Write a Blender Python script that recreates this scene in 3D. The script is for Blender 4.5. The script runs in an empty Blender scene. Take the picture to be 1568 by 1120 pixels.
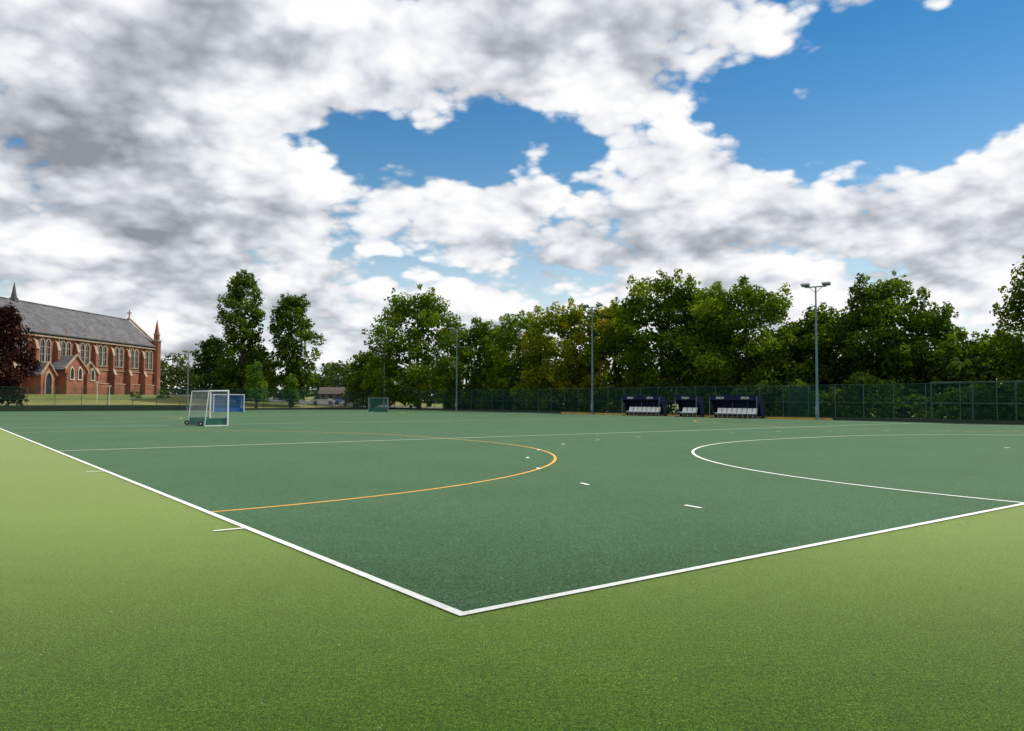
import bpy, math, random
import numpy as np
from mathutils import Matrix, Vector
random.seed(4); rng=np.random.default_rng(7)
D=bpy.data
scene=bpy.context.scene
col=scene.collection
scene.view_settings.view_transform='Standard'
scene.view_settings.look='None'
scene.view_settings.exposure=0

# ------------------------------------------------------------------ frames
# pitch frame: origin = near corner, u along the back line, v along the side line
C0=(-0.384,6.09); RU=(0.797,0.604); LV=(-0.604,0.797)
def F(u,v): return (C0[0]+u*RU[0]+v*LV[0], C0[1]+u*RU[1]+v*LV[1])
ANG_U=math.atan2(RU[1],RU[0])
SUN_EL=54; SUN_AZ=68   # azimuth clockwise from +Y

# ------------------------------------------------------------------ materials
def mat(name):
    m=D.materials.new(name); m.use_nodes=True
    nt=m.node_tree; b=nt.nodes['Principled BSDF']
    return m,nt,b
def N(nt,t,**kw):
    n=nt.nodes.new(t)
    for k,v in kw.items(): setattr(n,k,v)
    return n
def ramp(nt,fac,stops):
    r=N(nt,'ShaderNodeValToRGB'); e=r.color_ramp.elements
    e[0].position=stops[0][0]; e[0].color=(*stops[0][1],1)
    e[1].position=stops[-1][0]; e[1].color=(*stops[-1][1],1)
    for p,c in stops[1:-1]:
        x=e.new(p); x.color=(*c,1)
    nt.links.new(fac,r.inputs[0]); return r.outputs[0]
def noise(nt,scale,detail=4,rough=.55,vec=None,dist=0):
    n=N(nt,'ShaderNodeTexNoise'); n.inputs['Scale'].default_value=scale
    n.inputs['Detail'].default_value=detail; n.inputs['Roughness'].default_value=rough
    n.inputs['Distortion'].default_value=dist
    if vec is not None: nt.links.new(vec,n.inputs['Vector'])
    return n.outputs['Fac']
def objco(nt):
    return N(nt,'ShaderNodeTexCoord').outputs['Object']
def mathn(nt,op,a,b=None,c=None,clamp=False):
    n=N(nt,'ShaderNodeMath',operation=op); n.use_clamp=clamp
    for i,x in enumerate((a,b,c)):
        if x is None: continue
        if isinstance(x,(int,float)): n.inputs[i].default_value=x
        else: nt.links.new(x,n.inputs[i])
    return n.outputs[0]
def mixc(nt,f,a,b,bt='MIX'):
    n=N(nt,'ShaderNodeMix',data_type='RGBA',blend_type=bt)
    for s,x in ((n.inputs[0],f),(n.inputs[6],a),(n.inputs[7],b)):
        if isinstance(x,(int,float)): s.default_value=x
        elif isinstance(x,tuple): s.default_value=(*x,1)
        else: nt.links.new(x,s)
    return n.outputs[2]
def simple(name,c,rough=.6,var=.15,scale=3,metal=0,spec=.5):
    m,nt,b=mat(name)
    f=noise(nt,scale,3,.6,objco(nt))
    lo=tuple(x*(1-var) for x in c); hi=tuple(min(1,x*(1+var)) for x in c)
    nt.links.new(ramp(nt,f,[(.3,lo),(.7,hi)]),b.inputs['Base Color'])
    b.inputs['Roughness'].default_value=rough; b.inputs['Metallic'].default_value=metal
    b.inputs['Specular IOR Level'].default_value=spec
    return m
def turf(name,c,sheen_tint,sheen,srough,spec,rough):
    m,nt,b=mat(name); co=objco(nt)
    grain=noise(nt,90,2,.8,co); g2=noise(nt,26,3,.8,co); mid=noise(nt,4,4,.7,co); big=noise(nt,.30,3,.5,co)
    a=ramp(nt,grain,[(.32,tuple(x*.10 for x in c)),(.5,c),(.66,tuple(x*2.5 for x in c))])
    a=mixc(nt,1.0,a,ramp(nt,g2,[(.34,(.48,.53,.48)),(.66,(1.52,1.47,1.52))]),'MULTIPLY')
    a=mixc(nt,1.0,a,ramp(nt,mid,[(.3,(.82,.84,.80)),(.7,(1.16,1.13,1.16))]),'MULTIPLY')
    a=mixc(nt,1.0,a,ramp(nt,big,[(.3,(.86,.89,.84)),(.7,(1.12,1.09,1.12))]),'MULTIPLY')
    nt.links.new(a,b.inputs['Base Color'])
    b.inputs['Roughness'].default_value=rough; b.inputs['Specular IOR Level'].default_value=spec
    mr=N(nt,'ShaderNodeMapRange'); nt.links.new(grain,mr.inputs[0]); mr.inputs[1].default_value=.36; mr.inputs[2].default_value=.60
    mr.inputs[3].default_value=sheen*.45; mr.inputs[4].default_value=min(1,sheen*1.35); nt.links.new(mr.outputs[0],b.inputs['Sheen Weight'])
    b.inputs['Sheen Roughness'].default_value=srough
    b.inputs['Sheen Tint'].default_value=(*sheen_tint,1)
    return m
M_apron=turf('turf_light',(.057,.122,.007),(.95,.98,.46),1.0,.27,.1,.8)
M_pitch=turf('turf_dark',(.030,.075,.031),(.66,.95,.62),.19,.3,.1,.8)
def paint(name,c):
    m,nt,b=mat(name); co=objco(nt)
    g=noise(nt,120,2,.7,co); h=noise(nt,4,3,.6,co)
    a=ramp(nt,g,[(.25,tuple(x*.5 for x in c)),(.5,c)])
    a=mixc(nt,1.0,a,ramp(nt,h,[(.3,(.80,.84,.80)),(.6,(1,1,1))]),'MULTIPLY')
    nt.links.new(a,b.inputs['Base Color']); b.inputs['Roughness'].default_value=.85
    return m
M_white=paint('line_white',(.78,.80,.76)); M_orange=paint('line_orange',(.75,.36,.045))
def grass():
    m,nt,b=mat('grass_ground'); co=objco(nt)
    a=ramp(nt,noise(nt,.06,4,.6,co),[(.35,(.095,.13,.035)),(.62,(.22,.21,.075))])
    a=mixc(nt,1.0,a,ramp(nt,noise(nt,3,3,.7,co),[(.3,(.7,.7,.7)),(.7,(1.25,1.25,1.2))]),'MULTIPLY')
    nt.links.new(a,b.inputs['Base Color']); b.inputs['Roughness'].default_value=.95
    b.inputs['Specular IOR Level'].default_value=.1
    return m
M_grass=grass()
def leafmat(name,dark,mid_,light,trans=.40):
    m,nt,b=mat(name)
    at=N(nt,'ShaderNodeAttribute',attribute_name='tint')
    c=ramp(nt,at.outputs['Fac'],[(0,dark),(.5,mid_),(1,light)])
    df=N(nt,'ShaderNodeBsdfDiffuse'); nt.links.new(c,df.inputs[0])
    t=N(nt,'ShaderNodeBsdfTranslucent')
    c2=mixc(nt,1.0,c,(2.2,2.1,.6),'MULTIPLY'); nt.links.new(c2,t.inputs[0])
    mx=N(nt,'ShaderNodeMixShader'); mx.inputs[0].default_value=trans
    nt.links.new(df.outputs[0],mx.inputs[1]); nt.links.new(t.outputs[0],mx.inputs[2])
    nt.links.new(mx.outputs[0],nt.nodes['Material Output'].inputs[0]); nt.nodes.remove(b)
    return m
L_green=leafmat('leaf_green',(.024,.056,.008),(.065,.118,.013),(.15,.20,.02))
L_yellow=leafmat('leaf_yellow_green',(.036,.068,.008),(.095,.140,.012),(.25,.22,.02))
L_mid=leafmat('leaf_mid_green',(.021,.048,.009),(.054,.098,.014),(.11,.16,.02))
L_dark=leafmat('leaf_dark',(.014,.032,.008),(.030,.060,.014),(.058,.098,.02),.3)
L_lime=leafmat('leaf_bright',(.04,.09,.012),(.07,.14,.02),(.11,.19,.03))
L_copper=leafmat('leaf_copper',(.016,.007,.007),(.030,.012,.011),(.05,.020,.017),.2)
L_far=leafmat('leaf_far',(.035,.06,.022),(.06,.09,.03),(.10,.13,.04),.2)
M_bark=simple('bark',(.075,.06,.045),.9,.4,2,0,.1)
def brick():
    m,nt,b=mat('red_brick'); co=objco(nt)
    bt=N(nt,'ShaderNodeTexBrick'); bt.inputs['Scale'].default_value=1
    bt.inputs['Brick Width'].default_value=.45; bt.inputs['Row Height'].default_value=.15
    bt.inputs['Mortar Size'].default_value=.012
    bt.inputs['Color1'].default_value=(.32,.105,.046,1); bt.inputs['Color2'].default_value=(.23,.066,.031,1)
    bt.inputs['Mortar'].default_value=(.28,.19,.13,1)
    s=N(nt,'ShaderNodeSeparateXYZ'); nt.links.new(co,s.inputs[0])
    cb=N(nt,'ShaderNodeCombineXYZ')
    nt.links.new(mathn(nt,'ADD',s.outputs[0],s.outputs[1]),cb.inputs[0]); nt.links.new(s.outputs[2],cb.inputs[1])
    nt.links.new(cb.outputs[0],bt.inputs['Vector'])
    a=mixc(nt,1.0,bt.outputs['Color'],ramp(nt,noise(nt,.5,4,.65,co),[(.3,(.55,.54,.54)),(.7,(1.15,1.12,1.1))]),'MULTIPLY')
    nt.links.new(a,b.inputs['Base Color']); b.inputs['Roughness'].default_value=.9
    return m
M_brick=brick()
def slate():
    m,nt,b=mat('slate'); co=objco(nt)
    bt=N(nt,'ShaderNodeTexBrick'); bt.inputs['Brick Width'].default_value=.9; bt.inputs['Row Height'].default_value=.5
    bt.inputs['Scale'].default_value=1; bt.inputs['Mortar Size'].default_value=.04
    bt.inputs['Color1'].default_value=(.12,.12,.125,1); bt.inputs['Color2'].default_value=(.08,.08,.085,1)
    bt.inputs['Mortar'].default_value=(.04,.04,.045,1)
    s=N(nt,'ShaderNodeSeparateXYZ'); nt.links.new(co,s.inputs[0]); cb=N(nt,'ShaderNodeCombineXYZ')
    nt.links.new(s.outputs[1],cb.inputs[0]); nt.links.new(s.outputs[2],cb.inputs[1]); nt.links.new(cb.outputs[0],bt.inputs['Vector'])
    a=mixc(nt,1.0,bt.outputs['Color'],ramp(nt,noise(nt,.4,4,.6,co),[(.3,(.7,.7,.7)),(.7,(1.3,1.25,1.25))]),'MULTIPLY')
    nt.links.new(a,b.inputs['Base Color']); b.inputs['Roughness'].default_value=.7; b.inputs['Specular IOR Level'].default_value=.3
    return m
M_slate=slate()
M_stone=simple('pale_stone',(.32,.24,.17),.85,.25,1)
M_trac=simple('window_tracery_stone',(.42,.36,.28),.85,.2,1)
M_glass=simple('dark_glass',(.02,.022,.028),.25,.3,1)
M_green=simple('green_steel',(.022,.075,.058),.5,.2,2)
M_pole=simple('galvanised_steel',(.18,.22,.23),.45,.15,2,.3)
M_poleblue=simple('painted_pole',(.10,.18,.21),.45,.15,2)
M_board=simple('green_board',(.010,.030,.018),.7,.3,1)
M_navy=simple('navy_panel',(.010,.018,.050),.8,.25,2,0,.1)
M_seat=simple('white_plastic',(.80,.81,.82),.4,.05,2)
M_goalwhite=simple('white_powdercoat',(.78,.78,.78),.4,.05,4)
M_goalgreen=simple('goal_board_green',(.012,.12,.085),.5,.2,3)
M_goalblue=simple('goal_board_blue',(.03,.16,.48),.5,.2,3)
M_black=simple('black_rubber',(.02,.02,.02),.8,.2,5)
M_amber=simple('amber_board',(.50,.30,.04),.6,.2,2)
M_lampglass=simple('lamp_lens',(.45,.47,.5),.2,.1,3)
M_tarmac=simple('tarmac',(.07,.07,.072),.9,.2,2)
def netmat(name,c,cell_x,cell_y,wx,wy):
    m,nt,b=mat(name)
    nt.nodes.remove(b); df=N(nt,'ShaderNodeBsdfDiffuse'); df.inputs[0].default_value=(*c,1)
    s=N(nt,'ShaderNodeSeparateXYZ'); nt.links.new(N(nt,'ShaderNodeTexCoord').outputs['UV'],s.inputs[0])
    fx=mathn(nt,'FRACT',mathn(nt,'DIVIDE',s.outputs[0],cell_x)); fy=mathn(nt,'FRACT',mathn(nt,'DIVIDE',s.outputs[1],cell_y))
    a=mathn(nt,'MAXIMUM',mathn(nt,'LESS_THAN',fx,wx/cell_x),mathn(nt,'LESS_THAN',fy,wy/cell_y))
    t=N(nt,'ShaderNodeBsdfTransparent'); mx=N(nt,'ShaderNodeMixShader')
    nt.links.new(a,mx.inputs[0]); nt.links.new(t.outputs[0],mx.inputs[1]); nt.links.new(df.outputs[0],mx.inputs[2])
    nt.links.new(mx.outputs[0],nt.nodes['Material Output'].inputs[0])
    return m
M_mesh=netmat('weld_mesh',(.022,.080,.065),.05,.2,.008,.012)
M_net=netmat('goal_net',(.42,.45,.45),.06,.06,.0055,.0055)
M_netdark=netmat('goal_net_dark',(.05,.22,.2),.06,.06,.012,.012)
M_netblue=netmat('goal_net_blue',(.04,.2,.55),.06,.06,.02,.02)
M_wind=netmat('windbreak_net',(.012,.045,.035),.02,.02,.010,.006)

# ------------------------------------------------------------------ mesh builder
class MB:
    def __init__(s): s.v=[];s.f=[];s.m=[];s.mats=[];s.uv={}
    def mi(s,m):
        if m not in s.mats: s.mats.append(m)
        return s.mats.index(m)
    def face(s,pts,m,uv=None):
        i=len(s.v); s.v+= [tuple(p) for p in pts]; s.f.append(tuple(range(i,i+len(pts)))); s.m.append(s.mi(m))
        if uv: s.uv[len(s.f)-1]=uv
    def box(s,x0,x1,y0,y1,z0,z1,m):
        i=len(s.v); s.v+=[(x0,y0,z0),(x1,y0,z0),(x1,y1,z0),(x0,y1,z0),(x0,y0,z1),(x1,y0,z1),(x1,y1,z1),(x0,y1,z1)]
        for q in ((3,2,1,0),(4,5,6,7),(0,1,5,4),(1,2,6,5),(2,3,7,6),(3,0,4,7)):
            s.f.append(tuple(i+k for k in q)); s.m.append(s.mi(m))
    def tube(s,p0,p1,r0,r1,m,n=8,cap=True):
        p0=Vector(p0);p1=Vector(p1);d=(p1-p0).normalized()
        a=d.orthogonal().normalized(); b=d.cross(a); i=len(s.v)
        for p,r in ((p0,r0),(p1,r1)):
            for k in range(n):
                t=2*math.pi*k/n; s.v.append(tuple(p+(a*math.cos(t)+b*math.sin(t))*r))
        for k in range(n):
            s.f.append((i+k,i+(k+1)%n,i+n+(k+1)%n,i+n+k)); s.m.append(s.mi(m))
        if cap:
            s.f.append(tuple(i+k for k in reversed(range(n)))); s.m.append(s.mi(m))
            s.f.append(tuple(i+n+k for k in range(n))); s.m.append(s.mi(m))
    def prism(s,poly,axis,a0,a1,m):
        def P(p,a): return (a,p[0],p[1]) if axis=='x' else ((p[0],a,p[1]) if axis=='y' else (p[0],p[1],a))
        i=len(s.v);n=len(poly)
        s.v+=[P(p,a0) for p in poly]+[P(p,a1) for p in poly]
        s.f.append(tuple(range(i,i+n)));s.m.append(s.mi(m))
        s.f.append(tuple(reversed(range(i+n,i+2*n))));s.m.append(s.mi(m))
        for k in range(n):
            s.f.append((i+k,i+n+k,i+n+(k+1)%n,i+(k+1)%n));s.m.append(s.mi(m))
    def obj(s,name,loc=(0,0,0),rz=0,parent=None,smooth=False):
        me=D.meshes.new(name); me.from_pydata(s.v,[],s.f)
        for m in s.mats: me.materials.append(m)
        me.polygons.foreach_set('material_index',s.m)
        if s.uv:
            ul=me.uv_layers.new(name='UVMap')
            for fi,uvs in s.uv.items():
                for li,c in zip(me.polygons[fi].loop_indices,uvs): ul.data[li].uv=c
        if smooth: me.polygons.foreach_set('use_smooth',[True]*len(me.polygons))
        o=D.objects.new(name,me); col.objects.link(o); o.location=loc; o.rotation_euler=(0,0,rz)
        if parent: o.parent=parent
        return o
def empty(name,loc=(0,0,0),rz=0):
    o=D.objects.new(name,None); col.objects.link(o); o.location=loc; o.rotation_euler=(0,0,rz); return o

# ------------------------------------------------------------------ ground
def ss(a,b,x):
    t=min(1,max(0,(x-a)/(b-a))); return t*t*(3-2*t)
def gz(x,y):
    dx=x-C0[0];dy=y-C0[1]; v=dx*LV[0]+dy*LV[1]
    if v<=109: return -.03
    t=min(1,max(0,(-15-x)/45)); k=.25+.75*t*t*(3-2*t)
    return 2.3*ss(109,145,v)*k-.03
xs=np.unique(np.concatenate([np.linspace(-3000,-220,14),np.linspace(-220,160,96),np.linspace(160,3000,14)]))
ys=np.unique(np.concatenate([np.linspace(-3000,-60,12),np.linspace(-60,260,81),np.linspace(260,4000,16)]))
g=MB(); g.mats=[M_grass]
for y in ys:
    for x in xs: g.v.append((x,y,gz(x,y)))
nx=len(xs)
for j in range(len(ys)-1):
    for i in range(nx-1):
        g.f.append((j*nx+i,j*nx+i+1,(j+1)*nx+i+1,(j+1)*nx+i)); g.m.append(0)
g.obj('ground',smooth=True)
b=MB(); b.face([(*F(-8,-14),0),(*F(59.5,-14),0),(*F(59.5,108.5),0),(*F(-8,108.5),0)],M_apron); b.obj('turf_surround')
p=MB()
p.face([(*F(0,0),.004),(*F(59.4,0),.004),(*F(59.4,108.4),.004),(*F(0,108.4),.004)],M_pitch)
p.obj('hockey_pitch')

# ------------------------------------------------------------------ line markings
def strip(b,pts,w,z,m):
    P=[Vector((*F(*q),z)) for q in pts]; 
    L=[];R=[]
    for i,q in enumerate(P):
        d=(P[min(i+1,len(P)-1)]-P[max(i-1,0)]).normalized(); n=Vector((-d.y,d.x,0))*w/2
        L.append(q+n);R.append(q-n)
    for i in range(len(P)-1): b.face([R[i],R[i+1],L[i+1],L[i]],m)
W=.085
wl=MB()
strip(wl,[(0,-W/2),(0,91.4)],W,.012,M_white)
strip(wl,[(W/2,0),(55,0)],W,.012,M_white)
strip(wl,[(55,0),(55,91.4)],W,.012,M_white)
for v in (22.9,45.7,68.5,91.4): strip(wl,[(W/2+.002,v),(55-W/2-.002,v)],W,.012,M_white)
def arcD(r,c1,c2,base,sgn,n=40):
    pts=[]
    for k in range(n+1):
        t=math.pi/2*k/n; pts.append((c1-r*math.cos(t),base+sgn*r*math.sin(t)))
    for k in range(n+1):
        t=math.pi/2*(1-k/n); pts.append((c2+r*math.cos(t),base+sgn*r*math.sin(t)))
    return pts
strip(wl,arcD(14.63,25.67,29.33,W/2+.01,1),W,.0125,M_white)
strip(wl,arcD(14.63,25.67,29.33,91.4-W/2-.01,-1),W,.0125,M_white)
for k in range(18):
    t=math.radians(8.6+10.2*k)
    for base,s in ((0,1),(91.4,-1)):
        cx=25.67 if math.cos(t)>0 else 29.33
        q=[(cx-19.63*math.cos(t+e),base+s*19.63*math.sin(t+e)) for e in (-.0095,.0095)]
        if q[0][1]>0.3 and q[0][1]<91.1: strip(wl,q,.075,.0125,M_white)
for v in (5.0,14.63,91.4-14.63,86.4):
    strip(wl,[(-W/2-.002,v),(-.42,v)],.07,.012,M_white)
for vv in (6.4,85):
    c=F(27.5,vv); wl.face([(c[0]+.10*math.cos(a),c[1]+.10*math.sin(a),.0125) for a in np.linspace(0,2*math.pi,16,endpoint=False)],M_white)
wl.obj('white_line_markings')
ol=MB()
def sideD(r,c1,c2,base,sgn,n=40):
    return [(base+sgn*q[1],q[0]) for q in arcD(r,c1,c2,0,1,n)]
for vc in (22.85,68.55):
    strip(ol,sideD(14.3,vc-1.83,vc+1.83,.05,1),.075,.008,M_orange)
    strip(ol,sideD(14.3,vc-1.83,vc+1.83,54.95,-1),.075,.008,M_orange)
ol.obj('orange_line_markings')

lt=MB(); M_lit=simple('dry_leaf',(.36,.33,.19),.8,.5,20); M_litd=simple('dark_leaf',(.05,.035,.02),.8,.5,20)
for k in range(520):
    y=random.uniform(3.6,26); x=random.uniform(-.72,.72)*y
    s=random.uniform(.005,.017); a=random.uniform(0,6.28)
    c,s_=math.cos(a)*s,math.sin(a)*s; z=.014+random.uniform(0,.006)
    lt.face([(x+c,y+s_,z),(x-s_*.5,y+c*.5,z+.004),(x-c,y-s_,z),(x+s_*.5,y-c*.5,z+.003)],M_lit if random.random()<.6 else M_litd)
lt.obj('leaf_litter')

# ------------------------------------------------------------------ foliage
def quads(name,V,Fq,mi,mats,tint,parent=None):
    me=D.meshes.new(name); n=len(Fq)
    me.vertices.add(len(V)); me.vertices.foreach_set('co',V.astype(np.float32).ravel())
    me.loops.add(n*4); me.loops.foreach_set('vertex_index',Fq.astype(np.int32).ravel())
    me.polygons.add(n); me.polygons.foreach_set('loop_start',np.arange(0,n*4,4,dtype=np.int32))
    for m in mats: me.materials.append(m)
    me.polygons.foreach_set('material_index',mi.astype(np.int32))
    a=me.attributes.new('tint','FLOAT','FACE'); a.data.foreach_set('value',tint.astype(np.float32))
    me.update(calc_edges=True)
    o=D.objects.new(name,me); col.objects.link(o)
    return o
def leaves(C,Rr,cnt,size,tintc):
    k=len(C); idx=np.repeat(np.arange(k),cnt); n=len(idx)
    d=rng.normal(size=(n,3)); d/=np.linalg.norm(d,axis=1)[:,None]
    r=rng.uniform(.15,1.0,n)**.4
    r*=1+.22*np.sin(d[:,0]*5+idx*1.7)*np.sin(d[:,2]*6+idx*2.3)
    P=C[idx]+d*Rr[idx]*r[:,None]
    nn=d*.7+rng.normal(size=(n,3))*.55; nn[:,2]+=.35; nn/=np.linalg.norm(nn,axis=1)[:,None]
    t=np.cross(nn,rng.normal(size=(n,3))); t/=np.linalg.norm(t,axis=1)[:,None]; b=np.cross(nn,t)
    sz=np.broadcast_to(np.asarray(size,float),(k,))[idx]
    s=(sz*rng.uniform(.6,1.35,n))[:,None]
    V=np.stack([P+t*s*.5,P+b*s*.36,P-t*s*.5,P-b*s*.36],1).reshape(-1,3)
    Fq=np.arange(n*4).reshape(-1,4)
    tint=np.clip(tintc[idx]+rng.normal(0,.15,n),0,1)
    return V,Fq,tint
def tree(name,x,y,H,Wd,leaf,base=.12,size=.4,shape='round',dens=1.0,skip=.12,rcf=1.0):
    z0=gz(x,y); zb=base*H; bk=MB()
    lean=rng.normal(0,.015,2)*H
    tr=.016*H+.06
    top=Vector((x+lean[0],y+lean[1],z0+H*.80))
    prev=Vector((x,y,z0-.3)); pr=tr*1.3
    for i in range(1,7):
        f=i/6; q=Vector((x,y,z0)).lerp(top,f)+Vector((*rng.normal(0,.008*H,2),0)); r=tr*(1-f)**.8+.03
        bk.tube(prev,q,pr,r,M_bark,7,False); prev=q;pr=r
    rc=(.42+.078*Wd)*rcf
    Hc=H-zb
    k=int(1.25*(Wd*Hc*2.2)/(rc*rc*3.14))+10
    lobes=[(rng.uniform(0,6.28),rng.uniform(.1,.95),rng.uniform(.12,.32),rng.uniform(.06,.14)) for _ in range(9)]
    ph=rng.uniform(0,6.28,6)
    def prof(t,a):
        if shape=='round': p_=math.sin(math.pi*min(1,(t*.74+.22)))**.5
        elif shape=='column': p_=(math.sin(math.pi*(t*.82+.13))**.5)*(.88+.14*math.sin(t*13+ph[0]))
        elif shape=='cone': p_=(1-t)**.6*.95+.08
        else: p_=(1-((t-.35)/.65)**2)**.5 if t>.35 else 1
        p_*=1+.12*math.sin(2*a+ph[1]+t*4)+.08*math.sin(3*a+ph[2]-t*7)
        for (la,lt_,lw,ls) in lobes:
            p_*=1+lw*math.exp(-((t-lt_)/ls)**2)*math.cos(a-la)
        return max(.06,p_)
    Cn=[];Rn=[];Sz=[];Tc=[]
    for i in range(k):
        if rng.uniform()<skip: continue
        t=((i+.5)/k)**.9; t=min(.99,max(0.01,t+rng.normal(0,.02)))
        a=i*2.39996+rng.normal(0,.35)
        rad=max(.1,Wd/2-rc*.75)*prof(t,a)*rng.uniform(.72,1.08)
        h=zb+rc*.4+(Hc-rc*1.1)*t
        s=rc*rng.uniform(.6,1.3)
        Cn.append((x+lean[0]*t+math.cos(a)*rad, y+lean[1]*t+math.sin(a)*rad, z0+h))
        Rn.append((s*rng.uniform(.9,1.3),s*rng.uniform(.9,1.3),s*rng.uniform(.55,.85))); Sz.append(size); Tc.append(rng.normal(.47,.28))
    ns=len(Cn)
    for i in range(int(ns*.8)):
        j=rng.integers(ns); c=np.array(Cn[j]); o=c-np.array((x,y,z0+zb+Hc*.4)); o/=np.linalg.norm(o)+1e-6
        c=c+o*rc*rng.uniform(.7,1.25)+rng.normal(0,.25,3); s=rc*rng.uniform(.2,.42)
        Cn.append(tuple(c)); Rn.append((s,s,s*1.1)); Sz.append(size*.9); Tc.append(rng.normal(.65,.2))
    nc=7
    for i in range(nc):
        t=(i+.6)/(nc+.4); a=rng.uniform(0,6.28); pr_=(Wd/2)*prof(t,a)*.66
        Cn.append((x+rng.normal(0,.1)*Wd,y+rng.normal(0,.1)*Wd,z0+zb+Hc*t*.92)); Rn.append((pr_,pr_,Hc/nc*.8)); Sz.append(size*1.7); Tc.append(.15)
    Cn=np.array(Cn);Rn=np.array(Rn);Sz=np.array(Sz);Tc=np.clip(np.array(Tc),0,1)
    for j in range(0,ns,4):
        c=Vector(Cn[j]); hz=max(.12,(c.z-z0)/H-.25-.1*rng.uniform())
        p0=Vector((x,y,z0)).lerp(top,min(1,hz/.80)); mid=p0.lerp(c,.5)+Vector((0,0,-.03*H*rng.uniform(-.3,1)))
        r=.005*H*(1.25-hz)
        bk.tube(p0,mid,r,r*.65,M_bark,5,False); bk.tube(mid,c,r*.65,r*.22,M_bark,5,False)
    area=Rn[:,0]*Rn[:,2]*3.14
    fac=np.full(len(Cn),2.0*dens); fac[-nc:]=1.5*dens
    cnt=np.maximum(8,(area/(Sz*Sz*.36)*fac)).astype(int)
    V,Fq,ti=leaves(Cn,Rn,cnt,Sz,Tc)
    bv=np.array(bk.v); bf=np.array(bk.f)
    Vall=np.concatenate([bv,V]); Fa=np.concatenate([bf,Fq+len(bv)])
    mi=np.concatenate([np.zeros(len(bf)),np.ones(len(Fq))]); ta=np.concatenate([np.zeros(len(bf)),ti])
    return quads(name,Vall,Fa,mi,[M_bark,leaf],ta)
T=tree
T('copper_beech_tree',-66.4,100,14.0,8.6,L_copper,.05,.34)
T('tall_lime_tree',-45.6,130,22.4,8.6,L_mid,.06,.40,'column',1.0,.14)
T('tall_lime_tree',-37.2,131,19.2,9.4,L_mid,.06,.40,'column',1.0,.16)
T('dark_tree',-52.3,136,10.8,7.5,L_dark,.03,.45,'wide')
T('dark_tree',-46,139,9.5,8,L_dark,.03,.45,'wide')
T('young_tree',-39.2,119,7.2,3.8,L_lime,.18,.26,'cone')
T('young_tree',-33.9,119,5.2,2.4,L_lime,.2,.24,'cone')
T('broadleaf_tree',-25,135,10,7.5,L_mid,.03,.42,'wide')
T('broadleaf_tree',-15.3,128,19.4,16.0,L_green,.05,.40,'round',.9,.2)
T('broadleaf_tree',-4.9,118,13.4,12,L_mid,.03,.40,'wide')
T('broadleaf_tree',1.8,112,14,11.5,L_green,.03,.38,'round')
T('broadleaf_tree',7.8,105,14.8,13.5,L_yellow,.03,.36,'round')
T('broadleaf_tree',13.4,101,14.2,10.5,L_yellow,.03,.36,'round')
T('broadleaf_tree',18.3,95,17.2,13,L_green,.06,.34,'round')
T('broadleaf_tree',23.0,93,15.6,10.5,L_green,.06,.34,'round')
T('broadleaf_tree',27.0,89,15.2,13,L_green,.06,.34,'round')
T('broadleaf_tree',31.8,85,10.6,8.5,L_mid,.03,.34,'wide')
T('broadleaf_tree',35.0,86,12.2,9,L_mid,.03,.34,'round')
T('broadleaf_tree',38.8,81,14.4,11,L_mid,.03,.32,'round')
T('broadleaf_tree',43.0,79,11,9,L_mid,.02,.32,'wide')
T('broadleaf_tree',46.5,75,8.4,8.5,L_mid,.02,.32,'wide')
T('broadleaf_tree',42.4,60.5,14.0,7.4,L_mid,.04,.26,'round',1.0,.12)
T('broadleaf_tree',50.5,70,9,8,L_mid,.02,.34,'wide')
def mass(name,path,hfun,dep,leaf,size,step,dens=1.0,cl=1.6):
    Cn=[];Rn=[]
    for (x0,y0),(x1,y1) in zip(path[:-1],path[1:]):
        L=math.hypot(x1-x0,y1-y0); nx_,ny_=-(y1-y0)/L,(x1-x0)/L
        for i in range(max(1,int(L/step))):
            f=rng.uniform(); x=x0+(x1-x0)*f; y=y0+(y1-y0)*f
            h=hfun(x,y)*(.72+.28*math.sin(x*.55+1.3*math.sin(y*.23))*math.sin(y*.31+2))
            nk=max(2,int(h/cl*1.1))
            for j in range(nk):
                o=rng.uniform(-dep/2,dep/2); s=cl*rng.uniform(.5,1)
                Cn.append((x+nx_*o,y+ny_*o,gz(x,y)+h*(j+.3)/nk)); Rn.append((s,s,s*.75))
    Cn=np.array(Cn);Rn=np.array(Rn)
    cnt=np.maximum(8,(Rn[:,0]*Rn[:,2]*3.14/(size*size*.36)*1.7*dens)).astype(int)
    V,Fq,ti=leaves(Cn,Rn,cnt,size,np.clip(rng.normal(.4,.22,len(Cn)),0,1))
    return quads(name,V,Fq,np.zeros(len(Fq)),[leaf],ti)
mass('hedge',[F(64.5,-6),F(64.5,60),F(65,104)],lambda x,y:4.4,2.4,L_dark,.40,.8,1.0,1.3)
mass('shrub_row',[F(78,0),F(74,60),F(70,112)],lambda x,y:8.5,4,L_dark,.7,1.1,1.0,2.0)
mass('distant_trees',[(-120,205),(-70,215),(-20,200),(10,160)],lambda x,y:13,8,L_far,.9,1.6,1.0,3.0)
mass('distant_woodland',[(-300,420),(-60,460),(60,400),(260,260)],lambda x,y:24,14,L_far,2.4,3.5,1.0,7)
mass('garden_shrubs',[(-66,126),(-60,129),(-48,134),(-42,136)],lambda x,y:1.6,2.5,L_mid,.4,2.6,1.0,.8)

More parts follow.
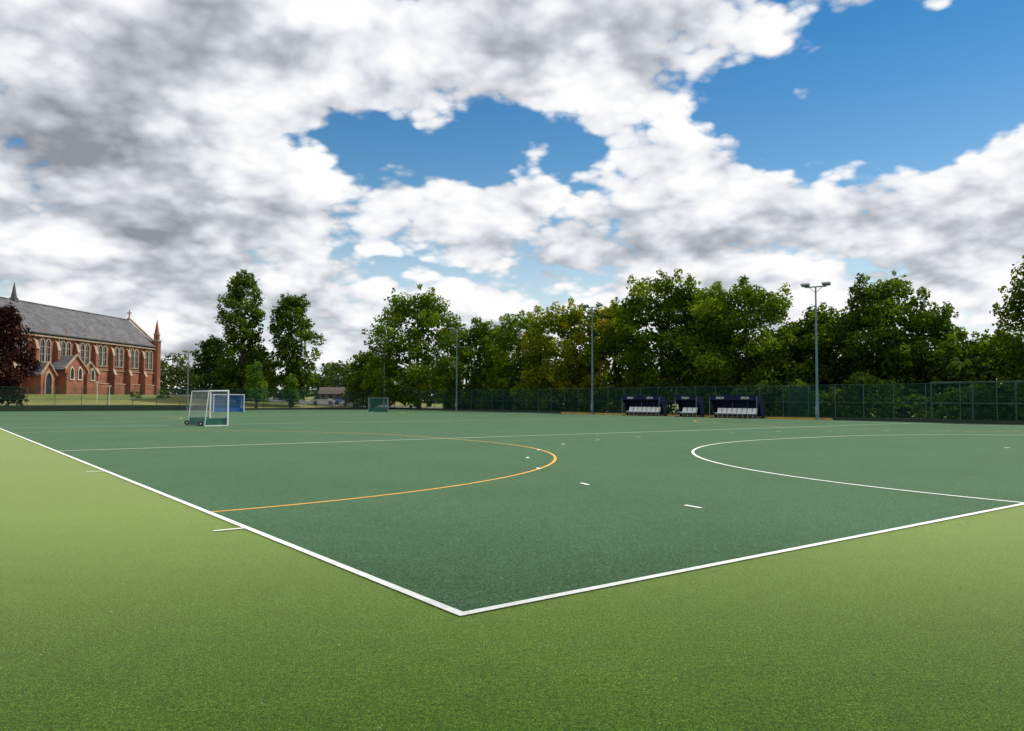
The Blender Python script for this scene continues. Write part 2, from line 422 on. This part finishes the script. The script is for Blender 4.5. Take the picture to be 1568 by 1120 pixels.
# ------------------------------------------------------------------ fences
def fence(name,a,b,h=3.0,step=2.5,board=0,mesh=M_mesh,z=0):
    e=empty(name); ax,ay=a;bx,by=b; L=math.hypot(bx-ax,by-ay); dx,dy=(bx-ax)/L,(by-ay)/L
    m=MB(); m.face([(ax,ay,z+.03),(bx,by,z+.03),(bx,by,z+h),(ax,ay,z+h)],mesh,[(0,0),(L,0),(L,h),(0,h)])
    m.obj('mesh_panels',parent=e)
    q=MB(); n=int(L/step)
    for i in range(n+1):
        s=i*L/n; px,py=ax+dx*s-dy*.05,ay+dy*s+dx*.05
        q.tube((px,py,z-.1),(px,py,z+h+.05),.035,.035,M_green,6)
    for zz in (z+.05,z+h*.5,z+h):
        q.tube((ax-dy*.03,ay+dx*.03,zz),(bx-dy*.03,by+dx*.03,zz),.016,.016,M_green,5)
    q.obj('posts_and_rails',parent=e)
    if board:
        r=MB(); px,py=dy*.12,-dx*.12
        if board<0: px,py=-px,-py; board=-board
        r.prism([(ax+px,ay+py),(bx+px,by+py),(bx+px*1.5,by+py*1.5),(ax+px*1.5,ay+py*1.5)],'z',z,z+board,M_board); r.obj('kick_board',parent=e)
    return e
fence('mesh_fence',F(58.6,-14),F(58.6,108.6),3.0,2.5,-.28)
fence('mesh_fence',F(58.6,108.6),F(34,108.6),3.0,2.5,-.28)
fence('mesh_fence',F(34,108.6),F(-8,108.6),3.0,3.0,-.28)
fence('mesh_fence',F(-8,108.6),F(-60,112.6),2.6,3.0)
g2=empty('fence_gate'); q=MB()
for v in (16.5,17.6,20.5,23.5,33.2,36.0):
    x,y=F(59.4,v); q.tube((x,y,0),(x,y,3.15),.06,.06,M_green,8)
x0,y0=F(59.4,16.5);x1,y1=F(59.4,23.5)
q.tube((x0,y0,3.1),(x1,y1,3.1),.04,.04,M_green,6); q.tube((x0,y0,1.5),(x1,y1,1.5),.03,.03,M_green,6)
q.obj('gate_posts',parent=g2)
q=MB(); a=F(58.9,33.2);b=F(58.9,36.0); q.face([(*a,.1),(*b,.1),(*b,2.9),(*a,2.9)],M_wind,[(0,0),(3,0),(3,3),(0,3)]); q.obj('windbreak_panel',parent=g2)
bw=MB()
bw.box(-10,33,107.0,107.15,0,.75,M_board)
for i in range(18): bw.box(-10+i*2.5,-9.9+i*2.5,107.15,107.3,0,.75,M_board)
bw.obj('low_barrier',(C0[0],C0[1],0),ANG_U)
ab=MB(); 
ab.box(57.9,57.98,31,66,0.0,.17,M_amber); 
for i in range(18): ab.box(57.98,58.2,31+i*1.95,31.08+i*1.95,0,.14,M_board)
ab.obj('amber_kick_board',(C0[0],C0[1],0),ANG_U)

# ------------------------------------------------------------------ floodlights
def flood(x,y,h,rz,m=M_poleblue,heads=2,r=.10):
    e=empty('floodlight_mast',(x,y,gz(x,y)+.03),rz)
    b=MB(); b.box(-.22,.22,-.22,.22,0,.06,m); b.tube((0,0,.05),(0,0,1.6),r*1.45,r*1.4,m,10); b.tube((0,0,1.6),(0,0,h),r*1.1,r*.62,m,10)
    b.box(-.14,.14,-.17,-.10,.5,1.1,M_pole)
    b.obj('pole',parent=e,smooth=False)
    c=MB(); w=.85 if heads==2 else .45
    c.box(-w,w,-.05,.05,h-.05,h+.05,m); c.tube((0,0,h-.5),(-w*.6,0,h-.04),.025,.025,m,6); c.tube((0,0,h-.5),(w*.6,0,h-.04),.025,.025,m,6)
    c.obj('crossarm',parent=e)
    for i,sx in enumerate((-w,w)):
        k=MB(); prof=[(-.38,.02),(.30,-.10),(.36,.02),(.28,.16),(-.22,.16)]
        k.prism([(a,z) for a,z in prof],'x',-.32,.32,M_pole)
        k.face([(-.28,-.36,.004),(.28,-.36,.004),(.28,.28,-.108),(-.28,.28,-.108)],M_lampglass)
        k.box(-.03,.03,-.05,.05,-.2,.0,m)
        k.obj('lamp_head_%d'%(i+1),(sx,0,h+.18),0,parent=e)
    return e
flood(26.0,66.2,11.4,-.55); flood(9.2,89,12.3,-.5); flood(-7.9,111,11.6,-.4)
flood(-20.4,124,9.2,0,M_pole,2,.08); flood(-43.4,104,7.8,.2,M_pole,1,.07)

# ------------------------------------------------------------------ goals
def goal(name,u,v,rz,board,net,post=M_goalwhite,w=3.66,h=2.14,d=1.25,wheels=True,topd=.9):
    x,y=F(u,v); e=empty(name,(x,y,.006),rz)
    b=MB()
    for s in (0,w):
        b.box(s-.04,s+.04,-.04,.04,0,h+.04,post)
        b.box(s-.03,s+.03,.042,d,h*0+.0,.06,post)
        b.tube((s,.04,h-.03),(s,topd,h-.03),.025,.025,post,8)
        b.tube((s,topd,h-.03),(s,d,.05),.025,.025,post,8)
    b.box(.042,w-.042,-.04,.04,h-.04,h+.04,post)
    b.tube((0,topd,h-.03),(w,topd,h-.03),.025,.025,post,8)
    b.obj('frame',parent=e)
    k=MB()
    k.box(.05,w-.05,d-.10,d-.06,.02,.48,board); k.box(.045,.075,.05,d-.11,.02,.48,board); k.box(w-.075,w-.045,.05,d-.11,.02,.48,board)
    k.obj('backboards',parent=e)
    n=MB()
    n.face([(0,topd,h-.03),(w,topd,h-.03),(w,d,.45),(0,d,.45)],net,[(0,0),(w,0),(w,1.7),(0,1.7)])
    n.face([(0,.03,h-.01),(w,.03,h-.01),(w,topd,h-.01),(0,topd,h-.01)],net,[(0,0),(w,0),(w,topd),(0,topd)])
    for s in (.0,w): n.face([(s,.03,.45),(s,d-.05,.45),(s,topd,h-.03),(s,.03,h-.03)],net,[(0,0),(d,0),(topd,1.7),(0,1.7)])
    n.obj('net',parent=e)
    if wheels:
        q=MB()
        for s in (.35,w-.35):
            q.tube((s-.05,d+.16,.14),(s+.05,d+.16,.14),.14,.14,M_black,16)
            q.tube((s-.055,d+.16,.14),(s+.055,d+.16,.14),.05,.05,M_seat,10)
            q.box(s-.03,s+.03,d-.05,d+.16,.11,.17,post)
        q.obj('wheels',parent=e)
    return e
goal('hockey_goal',11.4,42.9,ANG_U+math.pi/2,M_goalgreen,M_net,d=1.35,topd=1.15)
goal('hockey_goal',24.7,91.7,ANG_U,M_goalblue,M_netblue,M_goalwhite,3.66,2.14,1.2,False)
goal('training_goal',41.7,84.5,ANG_U-.6,M_goalgreen,M_netdark,M_pole,2.4,1.8,1.0,False)

# ------------------------------------------------------------------ dugouts
def dugout(u,v,Lx,seats,text):
    x,y=F(u,v); rz=ANG_U-math.pi/2
    e=empty('team_shelter',(x,y,.004),rz)
    b=MB()
    prof=[(.9,0),(.9+.04,0),(.94,1.35),(.80,1.80),(.45,2.05),(-.25,2.10),(-.25,2.06),(.43,2.01),(.77,1.77),(.90,1.34)]
    b.prism(prof,'x',-Lx/2,Lx/2,M_navy)
    b.box(-Lx/2,Lx/2,-.30,-.255,1.66,2.12,M_navy)
    for s in (-Lx/2-.03,Lx/2+.03):
        b.prism([(-.24,1.6),(-.24,2.07),(.45,2.02),(.79,1.78),(.91,1.34),(.91,.05),(.45,.05),(.2,1.2)],'x',s-.015,s+.015,M_navy)
        b.tube((s,-.27,0),(s,-.27,2.0),.03,.03,M_pole,8)
    b.box(-Lx/2,Lx/2,-.25,.9,0,.06,M_black)
    for k in range(1,int(Lx/1.5)):
        s=-Lx/2+k*Lx/int(Lx/1.5); b.tube((s,.86,.1),(s,.86,1.5),.02,.02,M_pole,6)
    b.obj('shelter_shell',parent=e)
    q=MB(); 
    for i in range(seats):
        c=-Lx/2+.35+(Lx-.7)*(i+.5)/seats; w=(Lx-.7)/seats*.42
        q.prism([(-.10,.42),(-.08,.47),(.30,.46),(.42,.92),(.47,.91),(.38,.41)],'x',c-w,c+w,M_seat)
        q.box(c-w*.2,c+w*.2,.05,.25,.06,.41,M_pole)
    q.box(-Lx/2+.3,Lx/2-.3,.04,.12,.30,.36,M_pole)
    q.obj('seats',parent=e)
    for i,(sx,t) in enumerate(text):
        cu=D.curves.new('lettering','FONT'); cu.body=t; cu.size=.30; cu.align_x='CENTER'; cu.extrude=.004
        o=D.objects.new('lettering_%d'%(i+1),cu); col.objects.link(o); o.parent=e
        o.location=(sx,-.31,1.77); o.rotation_euler=(math.pi/2,0,0); cu.materials.append(M_seat)
dugout(57.0,40.2,5.2,8,[(-1.4,'EPSOM'),(1.4,'EPSOM')])
dugout(57.0,51.9,5.2,7,[(-1.4,'EPSOM'),(1.4,'EPSOM')])
dugout(57.0,45.8,2.6,3,[(0,'EPSOM')])

# ------------------------------------------------------------------ chapel
def arch(yc,w,z0,zs,n=6):
    R=w*1.0; pts=[(yc-w/2,z0),(yc+w/2,z0)]
    for k in range(n+1):
        a=math.radians(60)*k/n; pts.append((yc-w/2+R*math.cos(a),zs+R*math.sin(a)))
    for k in range(1,n+1):
        a=math.radians(60)*(1-k/n); pts.append((yc+w/2-R*math.cos(a),zs+R*math.sin(a)))
    return pts
def frame_arch(b,x,yc,w,z0,zs,t,dep,m):
    o=arch(yc,w+2*t,z0-t,zs); i=arch(yc,w,z0,zs); n=len(o)
    for k in range(n):
        j=(k+1)%n
        b.face([(x+dep,*o[k]),(x+dep,*o[j]),(x+dep,*i[j]),(x+dep,*i[k])],m)
        b.face([(x,*o[k]),(x,*o[j]),(x+dep,*o[j]),(x+dep,*o[k])],m)
        b.face([(x+dep,*i[k]),(x+dep,*i[j]),(x,*i[j]),(x,*i[k])],m)
ch=empty('brick_chapel',(-78.0,170,0),-math.radians(5.12))
EZ=13.2; RZ=18.8; LEN=78; HW=6.4
b=MB()
b.prism([(-HW*2,0),(0,0),(0,EZ),(-HW,RZ-.25),(-HW*2,EZ)],'y',-LEN,0,M_brick)
b.box(0.003,.35,-LEN,-.5,0,4.4,M_brick)
b.obj('walls',parent=ch)
r=MB()
for sx in (0,1):
    xe=.55 if sx==0 else -2*HW-.55; ze=EZ-.35
    xr=-HW
    r.face([(xe,-LEN,ze),(xe,-.35,ze),(xr,-.35,RZ),(xr,-LEN,RZ)],M_slate)
    r.face([(xe,-LEN,ze-.2),(xe,-.35,ze-.2),(xe,-.35,ze),(xe,-LEN,ze)],M_board)
r.tube((-HW,-LEN,RZ+.05),(-HW,-.3,RZ+.05),.14,.14,M_slate,6)
r.obj('roof',parent=ch)
s=MB()
s.box(.004,.42,-LEN,-.1,EZ-1.0,EZ-.72,M_stone)
s.box(.352,.45,-LEN,-.5,4.38,4.55,M_stone)
s.box(.003,.16,-LEN,-.1,7.0,7.18,M_stone)
for sg in (-1,1):
    s.prism([(-HW+sg*(HW+.5),EZ-.3),(-HW+sg*(HW+.5),EZ+.15),(-HW,RZ+.65),(-HW,RZ+.2)],'y',-.35,.25,M_stone)
s.box(-HW-.1,-HW+.1,-.15,.05,RZ+.6,RZ+2.2,M_stone); s.box(-HW-.55,-HW+.55,-.14,.04,RZ+1.5,RZ+1.7,M_stone)
s.obj('stone_dressings',parent=ch)
wv=MB(); bt=MB()
for k in range(14):
    yc=-3.2-5.4*k
    for off in (-.74,.74):
        wv.face([(.03,*p) for p in arch(yc+off,1.15,7.9,10.9)],M_glass)
        frame_arch(wv,.002,yc+off,1.15,7.9,10.9,.11,.20,M_trac)
        wv.box(.035,.10,yc+off-.03,yc+off+.03,7.9,11.6,M_trac)
        for zz in (9.2,10.5): wv.box(.035,.08,yc+off-.57,yc+off+.57,zz,zz+.05,M_trac)
    frame_arch(wv,.002,yc,3.1,7.5,10.4,.25,.14,M_brick)
    yb=yc-2.7
    bt.prism([(.004,0),(1.3,0),(1.3,6.2),(.85,7.2),(.85,10.0),(.45,11.4),(.004,11.9)],'y',yb-.33,yb+.33,M_brick)
    bt.prism([(1.3,6.2),(1.38,6.2),(.91,7.3),(.83,7.3)],'y',yb-.37,yb+.37,M_stone); bt.prism([(.85,10.0),(.93,10.0),(.50,11.55),(.42,11.45)],'y',yb-.37,yb+.37,M_stone)
    bt.tube((.2,yb+.8,2),(.2,yb+.8,EZ-.8),.09,.09,M_trac if k%2 else M_black,6)
wv.obj('windows',parent=ch); bt.obj('buttresses',parent=ch)
t=MB(); 
t.tube((.2,-.3,0),(.2,-.3,14.0),.9,.9,M_brick,8); t.tube((.2,-.3,14.0),(.2,-.3,14.35),1.05,1.05,M_stone,8)
t.tube((.2,-.3,14.35),(.2,-.3,15.5),.6,.6,M_brick,8); t.tube((.2,-.3,15.5),(.2,-.3,15.7),.75,.75,M_stone,8); t.tube((.2,-.3,15.7),(.2,-.3,18.8),.55,.04,M_brick,8)
t.tube((-2*HW,-.3,0),(-2*HW,-.3,14.2),.8,.8,M_brick,8); t.tube((-2*HW,-.3,14.2),(-2*HW,-.3,17.5),.7,.04,M_stone,8)
t.obj('corner_turrets',parent=ch)
f=MB(); yy=-35
f.box(-HW-.5,-HW+.5,yy-.5,yy+.5,RZ-.6,RZ+.4,M_slate); f.tube((-HW,yy,RZ+.4),(-HW,yy,RZ+3.2),.5,.03,M_slate,8)
f.obj('ridge_fleche',parent=ch)
def porch(yc,w,pr,ez,rz_,windows,door):
    q=MB()
    q.prism([(yc-w/2,0),(yc+w/2,0),(yc+w/2,ez),(yc,rz_-.15),(yc-w/2,ez)],'x',.36,pr,M_brick)
    for sg in (-1,1):
        q.face([(.36,yc,rz_),(pr+.25,yc,rz_),(pr+.25,yc+sg*(w/2+.35),ez-.2),(.36,yc+sg*(w/2+.35),ez-.2)],M_slate)
        q.prism([(yc+sg*(w/2+.3),ez-.25),(yc+sg*(w/2+.3),ez+.05),(yc,rz_+.25),(yc,rz_-.05)],'x',pr+.002,pr+.3,M_stone)
        if w>5: q.box(pr*.3,pr+.5,yc+sg*(w/2)-.3,yc+sg*(w/2)+.3,0,ez-.8,M_brick)
    for wy in windows:
        q.face([(pr+.03,*p) for p in arch(yc+wy,.9,5.0,6.2)],M_glass); frame_arch(q,pr+.002,yc+wy,.9,5.0,6.2,.2,.15,M_trac)
    if door:
        q.face([(pr+.03,*p) for p in arch(yc,1.5,1.8,4.6)],M_glass); frame_arch(q,pr+.002,yc,1.5,1.8,4.6,.25,.2,M_stone)
    return q.obj('porch',parent=ch)
porch(-32.0,5.6,3.4,6.8,9.2,(-1.1,1.1),False)
porch(-26.4,4.6,2.2,6.2,8.2,(-.9,.9),False)
porch(-38.6,3.4,3.0,5.6,7.6,(),True)

# ------------------------------------------------------------------ low pavilion, cars, road
M_tile=simple('brown_tile',(.075,.055,.045),.8,.3,1.5); M_dull=simple('dull_brick',(.13,.085,.06),.9,.3,1)
hs=empty('low_pavilion',(-43.0,186,gz(-43,186)-.8),.1)
h=MB(); h.box(-2.8,2.8,-2.2,2.2,-.5,2.0,M_dull); h.obj('walls',parent=hs)
h=MB(); h.prism([(-2.5,1.9),(2.5,1.9),(0,3.5)],'x',-3.0,3.0,M_tile); h.obj('roof',parent=hs)
h=MB(); 
for xx in (-1.8,0,1.8): h.box(xx-.45,xx+.45,-2.23,-2.203,.8,1.8,M_glass)
h.obj('windows',parent=hs)
def road(name,pts,w,m):
    b=MB()
    for (x0,y0),(x1,y1) in zip(pts[:-1],pts[1:]):
        b.face([(x0,y0-w/2,gz(x0,y0-w/2)+.05),(x1,y1-w/2,gz(x1,y1-w/2)+.05),(x1,y1+w/2,gz(x1,y1+w/2)+.05),(x0,y0+w/2,gz(x0,y0+w/2)+.05)],m)
    return b.obj(name)
road('car_park_road',[(x,142) for x in range(-64,6,4)],9,M_tarmac)
def car(x,y,rz,c):
    mp=simple('car_paint',c,.25,.04,1,.2)
    e=empty('parked_car',(x,y,gz(x,y)+.09),rz)
    b=MB(); low=[(-2.1,.30),(2.05,.30),(2.12,.62),(1.95,.82),(1.0,.96),(-1.75,1.0),(-2.08,.85),(-2.15,.5)]
    b.prism(low,'y',-.86,.86,mp); b.obj('body',parent=e)
    g=MB(); i=[(-1.7,1.0),(1.0,.96),(.35,1.44),(-1.2,1.47)]
    v0=[(px,-.80 if k<2 else -.66,z) for k,(px,z) in enumerate(i)]; v1=[(px,.80 if k<2 else .66,z) for k,(px,z) in enumerate(i)]
    g.face(v0,M_glass); g.face(v1[::-1],M_glass)
    g.face([v0[1],v1[1],v1[2],v0[2]],M_glass); g.face([v0[3],v1[3],v1[0],v0[0]],M_glass)
    g.face([(px,py,z+.003) for px,py,z in (v0[2],v1[2],v1[3],v0[3])],mp)
    g.box(-.42,-.36,-.805,.805,.98,1.3,mp)
    g.obj('cabin',parent=e)
    w=MB()
    for wx in (-1.3,1.3):
        for wy in (-.80,.80): w.tube((wx,wy-.1,.32),(wx,wy+.1,.32),.32,.32,M_black,14); w.tube((wx,wy-.11,.32),(wx,wy+.11,.32),.18,.18,M_pole,10)
    w.obj('wheels',parent=e)
    l=MB(); l.box(2.08,2.14,-.8,-.5,.6,.75,M_seat); l.box(2.08,2.14,.5,.8,.6,.75,M_seat); l.obj('headlamps',parent=e)
car(-33.8,139,.2,(.80,.81,.82)); car(-31.0,143.5,.1,(.10,.25,.50)); car(-28.4,139,.15,(.70,.72,.75)); car(-41.5,144,.1,(.05,.06,.08)); car(-23.5,141,.1,(.35,.05,.04))
for (x,y) in ((-58,112),(-63,118)):
    q=MB(); q.tube((0,0,-.1),(0,0,3.0),.06,.05,M_goalwhite,8); q.box(-.2,.2,-.05,.05,2.9,3.05,M_goalwhite); q.obj('marker_post',(x,y,gz(x,y)))

# ------------------------------------------------------------------ added solid cloud shape, out of view, blocks sun to darken near turf
M_shade_cloud=simple('shade_cloud_white',(.85,.86,.88),1,.03,.01,0,0)
alt=700; hd=alt/math.tan(math.radians(SUN_EL)); sa=math.radians(SUN_AZ)
cx,cy=hd*math.sin(sa),hd*math.cos(sa)+7.0-90
c=MB()
def lump(x,y,z,a,b_,h,n=28,m=14):
    i0=len(c.v)
    for j in range(m+1):
        ph=math.pi*j/m-math.pi/2
        for i in range(n):
            t=2*math.pi*i/n
            zz=math.sin(ph)*h; zz=zz*.35 if zz<0 else zz
            c.v.append((x+a*math.cos(ph)*math.cos(t),y+b_*math.cos(ph)*math.sin(t),z+zz))
    for j in range(m):
        for i in range(n):
            c.f.append((i0+j*n+i,i0+j*n+(i+1)%n,i0+(j+1)*n+(i+1)%n,i0+(j+1)*n+i)); c.m.append(c.mi(M_shade_cloud))
lump(cx,cy,alt,150,90,16,96,16)
for k in range(16): 
    a_=random.uniform(0,6.28); r_=random.uniform(0,.5)
    lump(cx+150*r_*math.cos(a_),cy+90*r_*math.sin(a_)-12,alt+10,random.uniform(22,40),random.uniform(16,26),random.uniform(14,26))
c.obj('added_shade_cloud',smooth=True)

# ------------------------------------------------------------------ sky
w=D.worlds.new('World'); scene.world=w; w.use_nodes=True; nt=w.node_tree
bg=nt.nodes['Background']; bg.inputs[1].default_value=.1
sky=N(nt,'ShaderNodeTexSky',sky_type='NISHITA'); sky.sun_disc=False
sky.sun_elevation=math.radians(SUN_EL); sky.sun_rotation=math.radians(SUN_AZ); sky.air_density=1.0; sky.dust_density=.3; sky.ozone_density=3
def m_(*a,**k): return mathn(nt,*a,**k)
tc=N(nt,'ShaderNodeTexCoord').outputs['Generated']
sp=N(nt,'ShaderNodeSeparateXYZ'); nt.links.new(tc,sp.inputs[0]); X,Y,Z=sp.outputs
zc=m_('MAXIMUM',Z,0.0)
az=m_('MULTIPLY',m_('ARCTAN2',X,Y),57.2958); el=m_('MULTIPLY',m_('ARCSINE',Z),57.2958)
den=m_('ADD',m_('MULTIPLY',zc,.6),.48)
def pvec(dz=0,oz=0):
    c=N(nt,'ShaderNodeCombineXYZ')
    nt.links.new(m_('DIVIDE',X,den),c.inputs[0]); nt.links.new(m_('DIVIDE',Y,den),c.inputs[1])
    nt.links.new(m_('ADD',m_('DIVIDE',m_('ADD',zc,dz),m_('ADD',m_('MULTIPLY',zc,.34),.23)),oz),c.inputs[2]); return c.outputs[0]
V0=pvec(); V1=pvec(.024); V9=pvec(0,9.1)
wn=N(nt,'ShaderNodeTexNoise'); wn.inputs['Scale'].default_value=3.2; wn.inputs['Detail'].default_value=3; nt.links.new(V9,wn.inputs['Vector'])
wsp=N(nt,'ShaderNodeSeparateXYZ'); nt.links.new(wn.outputs['Color'],wsp.inputs[0])
wa=m_('MULTIPLY',m_('SUBTRACT',wsp.outputs[0],.5),12.0); we=m_('MULTIPLY',m_('SUBTRACT',wsp.outputs[1],.5),7.0)
azw=m_('ADD',az,wa); elw=m_('ADD',el,we)
def blobs(lst):
    tot=None
    for a0,e0,ra,re,wt in lst:
        dx=m_('DIVIDE',m_('SUBTRACT',azw,float(a0)),float(ra)); dy=m_('DIVIDE',m_('SUBTRACT',elw,float(e0)),float(re))
        d2=m_('ADD',m_('MULTIPLY',dx,dx),m_('MULTIPLY',dy,dy))
        g_=m_('MULTIPLY',m_('EXPONENT',m_('MULTIPLY',d2,-1.0)),float(wt))
        tot=g_ if tot is None else m_('ADD',tot,g_)
    return tot
lay=blobs([(29,20.5,9,4.8,-1.15),(34,22.5,7,4,-.55),(25.5,24.5,3,3,-.35),(-7.5,17.2,8,2.0,-.88),(0,20.0,3.2,1.7,-.5),(4.2,17.0,3.2,1.6,-.48),
 (18.5,18.6,5,2.3,-.68),(2.4,12.2,2.4,3.0,-.66),(-6.5,9.4,7,1.3,-.58),(23,16.0,6,1.3,-.45),
 (-2.0,14.0,4,1.8,.28),(13,13.8,9,3.4,.45),(10,21.3,5,2.4,.30),(0,26,14,4.0,.35),(-25,16,14,9,.34),(-31,23,7,4,.3),(29,12.2,9,3.0,.45),(0,3,60,4,.15)])
def puffs(vec):
    vo=N(nt,'ShaderNodeTexVoronoi',feature='F1'); vo.inputs['Scale'].default_value=9.5
    vo.inputs['Detail'].default_value=2.0; vo.inputs['Roughness'].default_value=.6
    nt.links.new(vec,vo.inputs['Vector']); return vo.outputs['Distance']
n1=noise(nt,4.0,7,.55,V0,.15); n2=noise(nt,4.0,3,.55,V1,.15)
pf=puffs(V0)
d1=m_('ADD',m_('MULTIPLY',m_('SUBTRACT',n1,.5),2.6),m_('MULTIPLY',m_('SUBTRACT',.45,pf),.78))
Dn=m_('ADD',m_('ADD',d1,lay),.80)
mr=N(nt,'ShaderNodeMapRange',interpolation_type='SMOOTHSTEP'); nt.links.new(Dn,mr.inputs[0]); mr.inputs[1].default_value=-.14; mr.inputs[2].default_value=.24
alpha=mr.outputs[0]
dark=blobs([(-29,16.5,9,3.8,.72),(-25,12.0,7,1.8,.5),(-18,23,8,2.0,.32),(3,26,13,2.0,.75),(14,10.6,8,1.2,.5),(-1,12.2,4,.9,.32),(-34,9,8,2,.2)])
lit=m_('ADD',.98,m_('MULTIPLY',m_('SUBTRACT',n1,n2),2.4))
lit=m_('ADD',lit,m_('MULTIPLY',m_('SUBTRACT',.40,pf),.45))
lit=m_('SUBTRACT',lit,m_('MULTIPLY',dark,.62))
lit=m_('SUBTRACT',lit,m_('MULTIPLY',m_('SUBTRACT',wsp.outputs[2],.5),1.0))
ccol=ramp(nt,lit,[(.0,(2.8,3.0,3.4)),(.38,(5.4,5.7,6.2)),(.68,(8.3,8.5,8.9)),(.90,(9.9,9.9,9.9))])
hs_=N(nt,'ShaderNodeHueSaturation'); hs_.inputs['Saturation'].default_value=1.2; hs_.inputs['Value'].default_value=1.15
nt.links.new(sky.outputs[0],hs_.inputs['Color'])
dp=N(nt,'ShaderNodeMapRange'); nt.links.new(Z,dp.inputs[0]); dp.inputs[1].default_value=.12; dp.inputs[2].default_value=.42
deep=mixc(nt,dp.outputs[0],(1.4,1.25,1.02),(.40,.84,.93)); skyc=mixc(nt,1.0,hs_.outputs[0],deep,'MULTIPLY')
hz=N(nt,'ShaderNodeMapRange'); nt.links.new(Z,hz.inputs[0]); hz.inputs[1].default_value=.02; hz.inputs[2].default_value=.24; hz.inputs[3].default_value=.75; hz.inputs[4].default_value=0
skyc=mixc(nt,hz.outputs[0],skyc,(7.6,8.3,9.1))
fin=mixc(nt,alpha,skyc,ccol)
nt.links.new(fin,bg.inputs[0])
w.cycles.sampling_method='MANUAL'; w.cycles.sample_map_resolution=256

# ------------------------------------------------------------------ sun
sl=D.lights.new('sun','SUN'); sl.energy=4.5; sl.angle=math.radians(.6); sl.color=(1,.96,.88)
so=D.objects.new('sun',sl); col.objects.link(so)
e,a=math.radians(SUN_EL),math.radians(SUN_AZ)
sd=Vector((math.cos(e)*math.sin(a),math.cos(e)*math.cos(a),math.sin(e)))
so.rotation_euler=sd.to_track_quat('Z','Y').to_euler(); so.location=(0,0,60)

# ------------------------------------------------------------------ camera
cd=D.cameras.new('camera'); cd.lens=27.3; cd.sensor_width=36; cd.clip_end=8000; cd.clip_start=.05
co_=D.objects.new('camera',cd); col.objects.link(co_)
co_.matrix_world=Matrix.Translation((0,0,1.671))@Matrix.Rotation(math.radians(92.5),4,'X')@Matrix.Rotation(math.radians(.2),4,'Z')
scene.camera=co_
